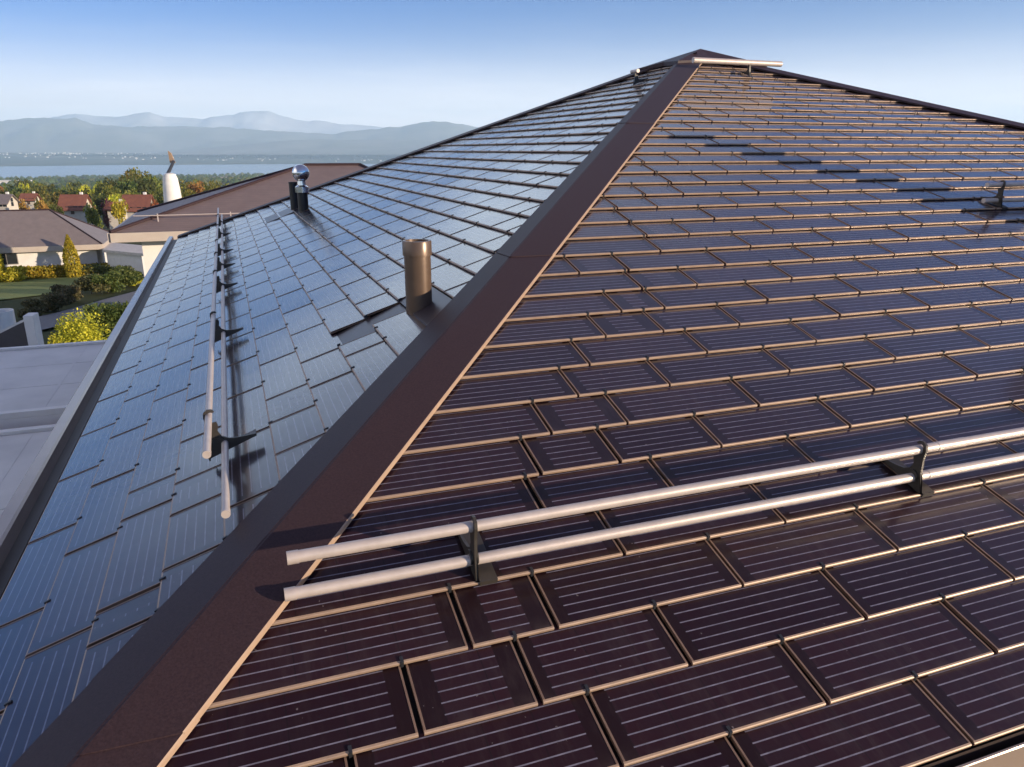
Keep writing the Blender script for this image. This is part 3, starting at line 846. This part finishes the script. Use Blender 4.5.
def gable_house(label, px, py, Y, w, d, hw, hr, rot, roofm, cat='house', name='gabled_house'):
    p = at(px, py, Y); z = p.z
    g = empty(name, V(p.x, p.y, z), label, cat)
    X = V(math.cos(rot), math.sin(rot), 0); Yv = V(-math.sin(rot), math.cos(rot), 0)
    P = lambda a, b, c: V(p.x, p.y, z) + X * a + Yv * b + Z * c
    m = MB(); m.prism([P(w / 2, -d / 2, -4), P(w / 2, d / 2, -4), P(w / 2, d / 2, hw), P(w / 2, 0, hw + hr), P(w / 2, -d / 2, hw)], -X * w); m.build('wall', M['cream'], g)
    m = MB(); o = .7; k = hr / (d / 2)
    for s in (-1, 1):
        a = [P(-w / 2 - o, s * (d / 2 + o), hw - o * k + .1), P(w / 2 + o, s * (d / 2 + o), hw - o * k + .1), P(w / 2 + o, 0, hw + hr + .1), P(-w / 2 - o, 0, hw + hr + .1)]
        m.prism(a if s < 0 else a[::-1], Z * .22)
    rf = m.build('roof', roofm, g)
    m = MB(); m.box(P(w * .2, d * .12, hw + hr * .4), X * .7, Yv * .7, Z * (hr * .6 + .9)); m.build('chimney', M['render'], rf)
    for a in (-w * .25, w * .1, w * .32):
        for c in (.9,):
            m = MB(); m.box(P(a, -d / 2 - .05, c), X * 1.1, Yv * .06, Z * 1.3); wn = m.build('window', M['glass'], g)
    for c in (.9, hw + .2):
        m = MB(); m.box(P(w / 2 - .01, -.6, c), X * .06, Yv * 1.2, Z * 1.2); m.build('window', M['glass'], g)
    m = MB(); m.box(P(-w * .05, -d / 2 - .05, 0), X * 1.0, Yv * .06, Z * 2.1); m.build('door', M['timber'], g)
    return g
mb = MB(); a = at(106, 252, 87); b = at(141, 252, 84); gp = empty('white_pavilion', V(a.x, a.y, -8), 'low white flat-roofed pavilion between the bungalow and the brown-roofed house', 'pavilion')
bk = V(-2.2, 6, 0); dd = V(b.x - a.x, b.y - a.y, 0)
mb.box(V(a.x, a.y, -8), dd, bk, Z * (a.z + 8)); mb.build('wall', M['render'], gp)
mb = MB(); u_ = dd.normalized(); mb.box(V(a.x, a.y, a.z + .004) - u_ * .5 - bk * .08, dd + u_ * 1.0, bk * 1.16, Z * .3); mb.build('roof', M['soffit'], gp)
gable_house('red-roofed white house left of the purple tree', 77, 213.5, 225, 6.4, 5.8, 1.7, 3.4, .08, M['redtile'])
gable_house('red-roofed white house right of the purple tree', 140, 214.5, 215, 6.6, 5.8, 1.7, 3.4, .06, M['redtile'])
gable_house('small pale shed between the two red-roofed houses', 118, 218, 190, 3.4, 3.0, 2.4, 1.2, .1, M['redtile'], 'shed', 'garden_shed')
gable_house('white house at the left edge beyond the grey roof', 3, 209, 240, 6.4, 5.4, 2.0, 2.2, .0, M['greyroof'])
gable_house('pale house half hidden in trees above the grey roof', 31, 204, 290, 4.6, 4, 1.8, 1.8, .1, M['redtile'])
# white tower with its tilted vane
c = at(174, 208, 75); zt = at(174, 173, 75).z
mb = MB(); hgt = zt + 0
r0 = .78
mb.lathe(V(c.x, c.y, 0), [(r0 * 1.3, -1), (r0 * 1.22, hgt - 5), (r0 * 1.1, hgt - 3.2), (r0 * .98, hgt - 1.4), (r0 * .86, hgt - .5), (r0 * .66, hgt - .1), (r0 * .3, hgt), (.001, hgt + .02)], 24)
tw = mb.build('white_tower', M['render'], None, V(c.x, c.y, 0)); tag(tw, 'slender white tapering tower with a tilted vane on top', 'tower')
mb = MB(); a = V(c.x - .15, c.y, hgt - .05); b = at(174, 160.5, 75); mb.tube(a, b, .17, 10, r2=.13); mb.build('vane_arm', M['vane'], tw)
mb = MB(); a = at(172.5, 163, 75.2); b = at(169, 153, 75.2); mb.prism([a + V(-.25, 0, 0), a + V(.25, 0, 0), b + V(.18, 0, 0), b + V(-.1, 0, .2)], V(0, .12, 0)); mb.build('vane_blade', M['vanetan'], tw)
c = at(166, 210, 72); mb = MB(); mb.box(V(c.x - .2, c.y, -1), V(.42, 0, 0), V(0, .42, 0), Z * (at(166, 204, 72).z + 1))
pp = mb.build('chimney_stack', M['render'], None, V(c.x, c.y, 0)); tag(pp, 'short white stack beside the white tapering tower', 'chimney')

# ================================================================ VEGETATION
def crown_mesh(name, rx, rz, nleaf, size, mat, lumps=9, seed=0, base=.25, shape='round'):
    r = random.Random(seed); mbx = MB()
    L = []
    for _ in range(lumps):
        a = r.uniform(0, 2 * PI); q = r.random() ** .6 * .62; zz = r.uniform(-.55, .62)
        L.append((V(math.cos(a) * q * rx, math.sin(a) * q * rx, zz * rz), r.uniform(.33, .55)))
    for _ in range(nleaf):
        if shape == 'column':
            t = r.random(); a = r.uniform(0, 2 * PI); rad = rx * (math.sin(min(1, (1 - t) * 1.6) * PI / 2)) * (.75 + .25 * r.random()) * (.8 + .2 * min(1, t * 6))
            p = V(math.cos(a) * rad, math.sin(a) * rad, (t * 2 - 1) * rz)
        elif shape == 'box':
            p = V(r.uniform(-1, 1) * rx, r.uniform(-1, 1) * rx * base, r.uniform(-1, 1) * rz)
        else:
            c, k = L[r.randrange(lumps)]
            d = V(r.gauss(0, 1), r.gauss(0, 1), r.gauss(0, 1)).normalized() * (r.random() ** .35)
            p = c + V(d.x * rx * k, d.y * rx * k, d.z * rz * k * .9)
        s = size * r.uniform(.6, 1.4)
        n = V(r.gauss(0, 1), r.gauss(0, 1), r.gauss(.5, 1)).normalized(); x = n.orthogonal().normalized(); y = n.cross(x)
        th = r.uniform(0, 2 * PI); x, y = x * math.cos(th) + y * math.sin(th), y * math.cos(th) - x * math.sin(th)
        mbx.face([p - x * s, p - y * s * .55, p + x * s, p + y * s * .55])
    me = bpy.data.meshes.new(name); me.from_pydata([tuple(v) for v in mbx.v], [], mbx.f); me.materials.append(mat); me.update()
    return me
def trunk_mesh(h, r):
    m = MB(); m.tube(V(0, 0, -.8), V(.05 * h, .02 * h, h), r, 8, r2=r * .5)
    for k in range(5):
        a = k * 1.3; z = h * (.55 + .08 * k)
        m.tube(V(.05 * h * z / h, 0, z), V(math.cos(a) * h * .4, math.sin(a) * h * .4, z + h * .45), r * .4, 6, r2=r * .12)
    me = bpy.data.meshes.new('trunk'); me.from_pydata([tuple(v) for v in m.v], [], m.f); me.materials.append(M['bark']); me.update(); return me
TR = trunk_mesh(4.2, .32)
def variants(kind, mat, n, nleaf=1500, size=.42):
    return [crown_mesh('crown', 4.2, 4.4, nleaf, size, mat, 11, hash(kind) % 1000 + k * 17 if False else len(kind) * 31 + k * 17) for k in range(n)]
VAR = {'green': variants('green', M['leaf'], 3), 'dark': variants('darker', M['leafdark'], 3), 'yellow': variants('yellowish', M['leafyellow'], 1), 'autumn': variants('autumnal_', M['leafautumn'], 2), 'purple': variants('purple____', M['leafpurple'], 1)}
NAMES = {'green': 'broadleaf_tree', 'dark': 'broadleaf_tree', 'yellow': 'broadleaf_tree', 'autumn': 'broadleaf_tree', 'purple': 'broadleaf_tree'}
GRP = 'trees in the belt beyond the houses'
LB = {'green': 'mid green tree in the tree belt between the red roofs and the lake', 'dark': 'dark green tree in the tree belt between the red roofs and the lake', 'yellow': 'yellow-green tree in the tree belt between the red roofs and the lake',
      'autumn': 'russet autumn tree in the tree belt between the red roofs and the lake'}
rv = random.Random(12)
def tree(kind, x, y, scale, zs=1.0, label=None, group=GRP):
    z = gz(x, y)
    g = empty(NAMES[kind], V(x, y, z - .3), label or LB[kind], 'tree', group if not label else None)
    c = bpy.data.objects.new('crown', rv.choice(VAR[kind])); link(c, g); c.location = (0, 0, 5.9 * scale * zs); c.scale = (scale, scale, scale * zs); c.rotation_euler = (0, 0, rv.uniform(0, 6.28))
    t = bpy.data.objects.new('trunk', TR); link(t, g); t.scale = (scale, scale, scale * zs)
    return g
def tree_top(kind, px, py, Y, width_px, label=None):
    """a tree whose top shows at px,py when standing Y metres ahead"""
    p = at(px, py, Y); h = p.z - gz(p.x, p.y)
    s = max(.5, (width_px / F * Y) / 9.2)
    zs = max(.55, h / (10.0 * s))
    return tree(kind, p.x, p.y, s, zs, label)
# the high clump and named single trees
for px, py, Y, w, k in ((104, 178, 440, 24, 'green'), (117, 171.5, 455, 26, 'green'), (131, 168, 460, 28, 'green'), (144, 168.5, 455, 28, 'green'), (157, 172, 450, 26, 'green'), (134, 174, 400, 30, 'green'), (148, 176, 395, 28, 'green'), (118, 177, 400, 28, 'green'), (168, 178, 400, 24, 'green'), (113, 174, 430, 26, 'dark'), (124, 169.5, 440, 28, 'green'), (137, 168.5, 450, 30, 'green'), (150, 171, 440, 28, 'dark'), (163, 174, 430, 26, 'green'), (142, 178, 380, 30, 'dark'), (127, 180, 370, 28, 'dark'), (155, 181, 370, 26, 'green'), (112, 183, 350, 22, 'green'), (182, 177, 420, 24, 'green'), (195, 178, 410, 22, 'autumn'), (208, 180, 400, 22, 'green'), (222, 181, 420, 22, 'green'), (236, 182, 430, 20, 'dark'), (250, 182, 440, 20, 'green')):
    tree_top(k, px, py, Y, w)
tree_top('purple', 106, 194, 190, 17, 'dark purple-leaved tree between the two red roofs')
tree_top('yellow', 118, 195, 185, 15, 'light green tree beside the purple tree between the two red roofs')
tree_top('yellow', 204, 189, 240, 26, 'bright yellow-green tree right of the white tower')
tree_top('green', 90, 199, 195, 10, 'small green tree against the gable of the left red-roofed house')
tree_top('dark', 55, 200, 215, 16, 'very dark rounded tree left of the red-roofed house')
tree_top('green', 190, 187, 260, 18, 'mid green tree directly right of the white tower')
tree_top('autumn', 20, 198, 260, 17, 'russet tree above the ridge of the grey roof')
tree_top('autumn', 42, 199, 255, 15, 'second russet tree left of the dark rounded tree')
tree_top('autumn', 155, 199, 215, 14, 'brownish tree behind the white tower')
n = 0
for Y, yb, step in ((300, 191, 15), (360, 187, 14), (440, 184, 13), (540, 181.5, 12), (660, 180, 11)):
    px = -60 + rv.uniform(0, 8)
    while px < 300:
        if not (Y < 400 and 62 < px < 90):
            tree_top(rv.choices(['green', 'dark', 'autumn', 'yellow'], [7, 2.2, .8, 1.2])[0], px, yb + rv.uniform(-2.2, 2.5), Y * rv.uniform(.93, 1.07), step * rv.uniform(1.2, 1.8))
        px += step * rv.uniform(.8, 1.3)
# far woods on the plain: one mass
def far_wood():
    r = random.Random(3); m = MB()
    for _ in range(5200):
        D = 800 * (7.0 ** (r.random())); px = r.uniform(-200, 420)
        p = at(px, 180, D); x, y = p.x, p.y
        if noise.noise(V(x / 330, y / 330, 1.5)) < -.08: continue
        z = gz(x, y); s = r.uniform(5, 9) * (1 + D / 6000)
        rows_ = []
        for j in range(4):
            a = j / 3; rr_ = s * math.cos(a * PI / 2 * .96) * (1 + .25 * r.random()); rows_.append([V(x + rr_ * math.cos(t) * r.uniform(.8, 1.2), y + rr_ * math.sin(t) * r.uniform(.8, 1.2), z - 1 + a * s * 1.3) for t in [2 * PI * q / 7 for q in range(7)]])
        m.grid(rows_, 0, False, True)
    return m
mm = leafmat('far_wood_leaf', (.03, .045, .015), (.05, .065, .02), (.09, .08, .03), .15)
tag(far_wood().build('woodland', mm), 'distant belt of woods on the plain before the lake', 'woodland', None, 'stuff')

# hedges, shrubs and cypresses by the neighbour's lawn
def shrub(name, label, px, py, wpx, hpx, mat, nleaf, leaf_px=1.3, shape='round', base=.3, rot=0, cat='shrub', lumps=10, P=None):
    """foot of the plant at px,py; wpx x hpx is the size it shows"""
    p = P or atg(px, py); k = math.sqrt(p.x ** 2 + p.y ** 2) * math.cos(math.atan2(p.x, p.y)) / F * 1.05
    rx, rz = wpx * k / 2, hpx * k / 2
    g = empty(name, p, label, cat)
    me = crown_mesh('foliage', rx * (1.12 if shape == 'round' else 1), rz * (1.12 if shape == 'round' else 1), nleaf, leaf_px * k, mat, lumps, int(px * 7 + py), base, shape)
    c = bpy.data.objects.new('foliage', me); link(c, g); c.location = (0, 0, rz * .98); c.rotation_euler = (0, 0, rot)
    m = MB(); m.tube(p - Z * .1, p + Z * rz, .03 * hpx * k, 6, r2=.01 * hpx * k); m.build('stem', M['bark'], g)
    return g
def front(px, off):            # a spot on the ground, off metres before the bungalow's front wall, seen at column px
    b = 0
    while b < 80:
        q = PAf(.8 - off, b, 0)
        f = q.y * math.cos(TH) - (gz(q.x, q.y) - CAMZ) * math.sin(TH)
        if 512 + F * q.x / f >= px: break
        b += .05
    return V(q.x, q.y, gz(q.x, q.y))
def spot(px, Y):
    q = at(px, 300, Y); return V(q.x, q.y, gz(q.x, q.y))
shrub('cypress', 'slim yellow-green cypress before the white wall of the grey-roofed house', 74, 272, 14, 41, M['leafyellow'], 3200, 1.1, 'column', cat='tree', P=front(74, 2.4))
shrub('cypress', 'yellow-green cypress cut by the left edge of the picture', -2, 275, 15, 44, M['leafyellow'], 3200, 1.1, 'column', cat='tree', P=front(-2, 2.4))
shrub('round_shrub', 'bright yellow-green shrub at the foot of the left edge cypress', 11, 275, 28, 22, M['leafyellow'], 2400, 1.2, P=front(11, 3.2))
shrub('hedge', 'clipped hedge with sunlit top in front of the white bungalow wall', 58, 277, 150, 12, M['leafyellow'], 11000, 1.2, 'box', .07, .353, 'hedge', P=front(60, 1.2))
for px, py, w_, h_, mt, lb in ((112, 282, 52, 17, 'leafdark', 'dark green bush at the right end of the hedge'), (92, 294, 34, 18, 'leafbrown', 'brownish low shrub between lawn and path, left of the dark ones'), (72, 303, 34, 17, 'leafbrown', 'low shrub on the lawn edge in the middle of the path border'),
        (108, 293, 32, 20, 'leafdark', 'dark shrub between the lawn corner and the path'), (124, 288, 32, 20, 'leafdark', 'dark rounded shrub beside the path under the white wall'), (54, 311, 34, 18, 'leafbrown', 'dull shrub bordering the path behind the pale post'),
        (134, 286, 16, 13, 'leafyellow', 'small yellow shrub where the path meets the left gutter'), (36, 317, 30, 17, 'leafbrown', 'dull shrub at the left end of the path')):
    shrub('low_shrub', lb, px, py, w_, h_, M[mt], 3200, 1.2)
shrub('golden_bush', 'large golden yellow-green bush behind the annex roof edge', 74, 352, 52, 90, M['leafyellow'], 14000, 1.2, lumps=26, P=spot(70, 31))
shrub('golden_bush', 'smaller golden bush at the left of the large golden one', 48, 352, 26, 70, M['leafyellow'], 6000, 1.2, lumps=14, P=spot(49, 30.5))
shrub('dark_hedge', 'dark shaded hedge between the golden bush and the gutter', 116, 345, 60, 86, M['leafdark'], 14000, 1.6, 'box', .5, .3, 'hedge', P=spot(118, 33))
# fence posts at the left
fe = empty('garden_fence', at(10, 300, 42), 'thin dark garden fence at the left beside the lawn', 'fence')
for px in (-22, -2, 17):
    a = at(px, 309, 42); mb = MB(); mb.tube(V(a.x, a.y, -.1), V(a.x, a.y, 1.15), .05, 8); mb.build('post', M['charcoal'], fe)
mb = MB(); a, b = at(-40, 301, 42), at(17, 301, 42); mb.tube(V(a.x, a.y, 1.05), V(b.x, b.y, 1.05), .03, 8); mb.build('top_rail', M['charcoal'], fe)

# ================================================================ AIR, LIGHT, CAMERA
mb = MB(); mb.box(V(-32000, -32000, -400), V(64000, 0, 0), V(0, 64000, 0), Z * 1850)
hz = bpy.data.materials.new('haze_air'); hz.use_nodes = True; nt = hz.node_tree; nt.nodes.clear()
out = nt.nodes.new('ShaderNodeOutputMaterial'); pv = nt.nodes.new('ShaderNodeVolumePrincipled')
pv.inputs['Color'].default_value = (.62, .84, 1, 1); pv.inputs['Density'].default_value = 6.2e-5; pv.inputs['Anisotropy'].default_value = .1
nt.links.new(pv.outputs[0], out.inputs['Volume'])
tag(mb.build('haze', hz), None, None, None, 'stuff')

AZ, EL = math.radians(111), math.radians(9.5)
w = bpy.data.worlds.new('World'); scene.world = w; w.use_nodes = True
nt = w.node_tree; bg = nt.nodes['Background']
sk = nt.nodes.new('ShaderNodeTexSky'); sk.sky_type = 'NISHITA'; sk.sun_disc = False; sk.sun_elevation = EL; sk.sun_rotation = AZ
sk.altitude = 500; sk.air_density = 1.0; sk.dust_density = .6; sk.ozone_density = 2.0
# the sky: Nishita deepened aloft, with the pale band of low haze and thin cloud above the horizon
tc = nt.nodes.new('ShaderNodeTexCoord'); sx = nt.nodes.new('ShaderNodeSeparateXYZ'); nt.links.new(tc.outputs['Generated'], sx.inputs[0])
elv = math_(nt, 'MAXIMUM', sx.outputs[2], 0)
tint = nt.nodes.new('ShaderNodeMix'); tint.data_type = 'RGBA'; tint.blend_type = 'MULTIPLY'; tint.inputs[0].default_value = 1
nt.links.new(sk.outputs[0], tint.inputs[6]); tint.inputs[7].default_value = (.0,.355,.98,1)
gq = math_(nt, 'DIVIDE', elv, .080)
pale = math_(nt, 'POWER', 2.71828, math_(nt, 'MULTIPLY', math_(nt, 'MULTIPLY', gq, gq), -1))
mp = nt.nodes.new('ShaderNodeMapping'); mp.inputs['Scale'].default_value = (6, 6, 60); nt.links.new(tc.outputs['Generated'], mp.inputs[0])
cl = ramp(nt, noise_(nt, 1.0, 6, .6, vec=mp.outputs[0]), .48, .75)
low_ = math_(nt, 'POWER', 2.71828, math_(nt, 'MULTIPLY', elv, -22))
def sstep(v, a, b):
    n = nt.nodes.new('ShaderNodeMapRange'); n.interpolation_type = 'SMOOTHSTEP'; n.inputs[1].default_value = a; n.inputs[2].default_value = b
    nt.links.new(v, n.inputs[0]); return n.outputs[0]
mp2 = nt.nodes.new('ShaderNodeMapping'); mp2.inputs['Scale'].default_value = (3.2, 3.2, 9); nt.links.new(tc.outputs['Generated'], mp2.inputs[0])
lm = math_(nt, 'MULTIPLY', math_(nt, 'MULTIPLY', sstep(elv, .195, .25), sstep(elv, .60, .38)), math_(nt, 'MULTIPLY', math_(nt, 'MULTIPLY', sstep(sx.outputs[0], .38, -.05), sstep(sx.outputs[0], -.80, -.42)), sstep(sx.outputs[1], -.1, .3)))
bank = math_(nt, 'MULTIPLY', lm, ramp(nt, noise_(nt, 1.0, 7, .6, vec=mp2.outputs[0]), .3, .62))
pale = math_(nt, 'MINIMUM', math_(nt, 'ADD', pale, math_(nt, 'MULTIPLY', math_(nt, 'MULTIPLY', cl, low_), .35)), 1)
overhead_fill = mixc(nt, math_(nt, 'MULTIPLY', sstep(elv, .25, .55), .30), tint.outputs[2], (2.3, 1.95, 2.6))   # pale overhead veil, added out of view to lift and neutralise the ambient light
skyc = mixc(nt, pale, overhead_fill, (13.8, 12.2, 11.6))
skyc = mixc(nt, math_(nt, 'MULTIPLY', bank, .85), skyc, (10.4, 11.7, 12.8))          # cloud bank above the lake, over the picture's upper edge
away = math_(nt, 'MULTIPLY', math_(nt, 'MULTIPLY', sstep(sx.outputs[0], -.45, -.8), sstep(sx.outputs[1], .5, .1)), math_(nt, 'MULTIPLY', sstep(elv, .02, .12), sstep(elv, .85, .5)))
skyc = mixc(nt, math_(nt, 'MULTIPLY', away, .8), skyc, (11.5, 11.0, 11.0))          # bright sky patch opposite the sun, added out of view to lift shaded surfaces
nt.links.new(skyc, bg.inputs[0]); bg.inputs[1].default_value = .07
sd = V(math.sin(AZ) * math.cos(EL), math.cos(AZ) * math.cos(EL), math.sin(EL))
L = bpy.data.lights.new('sun', 'SUN'); L.energy = 4.0; L.angle = math.radians(.5); L.color = (1, .83, .63)
lo = bpy.data.objects.new('sun', L); link(lo); lo.rotation_euler = sd.to_track_quat('Z', 'Y').to_euler()
cam = bpy.data.cameras.new('camera'); co = bpy.data.objects.new('camera', cam); link(co)
co.location = (0, 0, CAMZ); co.rotation_euler = (PI / 2 - TH, 0, 0)
cam.sensor_width = 36; cam.lens = 36 * F / 1024; cam.clip_start = .05; cam.clip_end = 200000
cam.shift_y = 0.0
scene.camera = co
scene.cycles.volume_bounces = 6
vs = scene.view_settings; vs.view_transform = 'Standard'; vs.look = 'None'; vs.exposure = 1.4; vs.gamma = 1
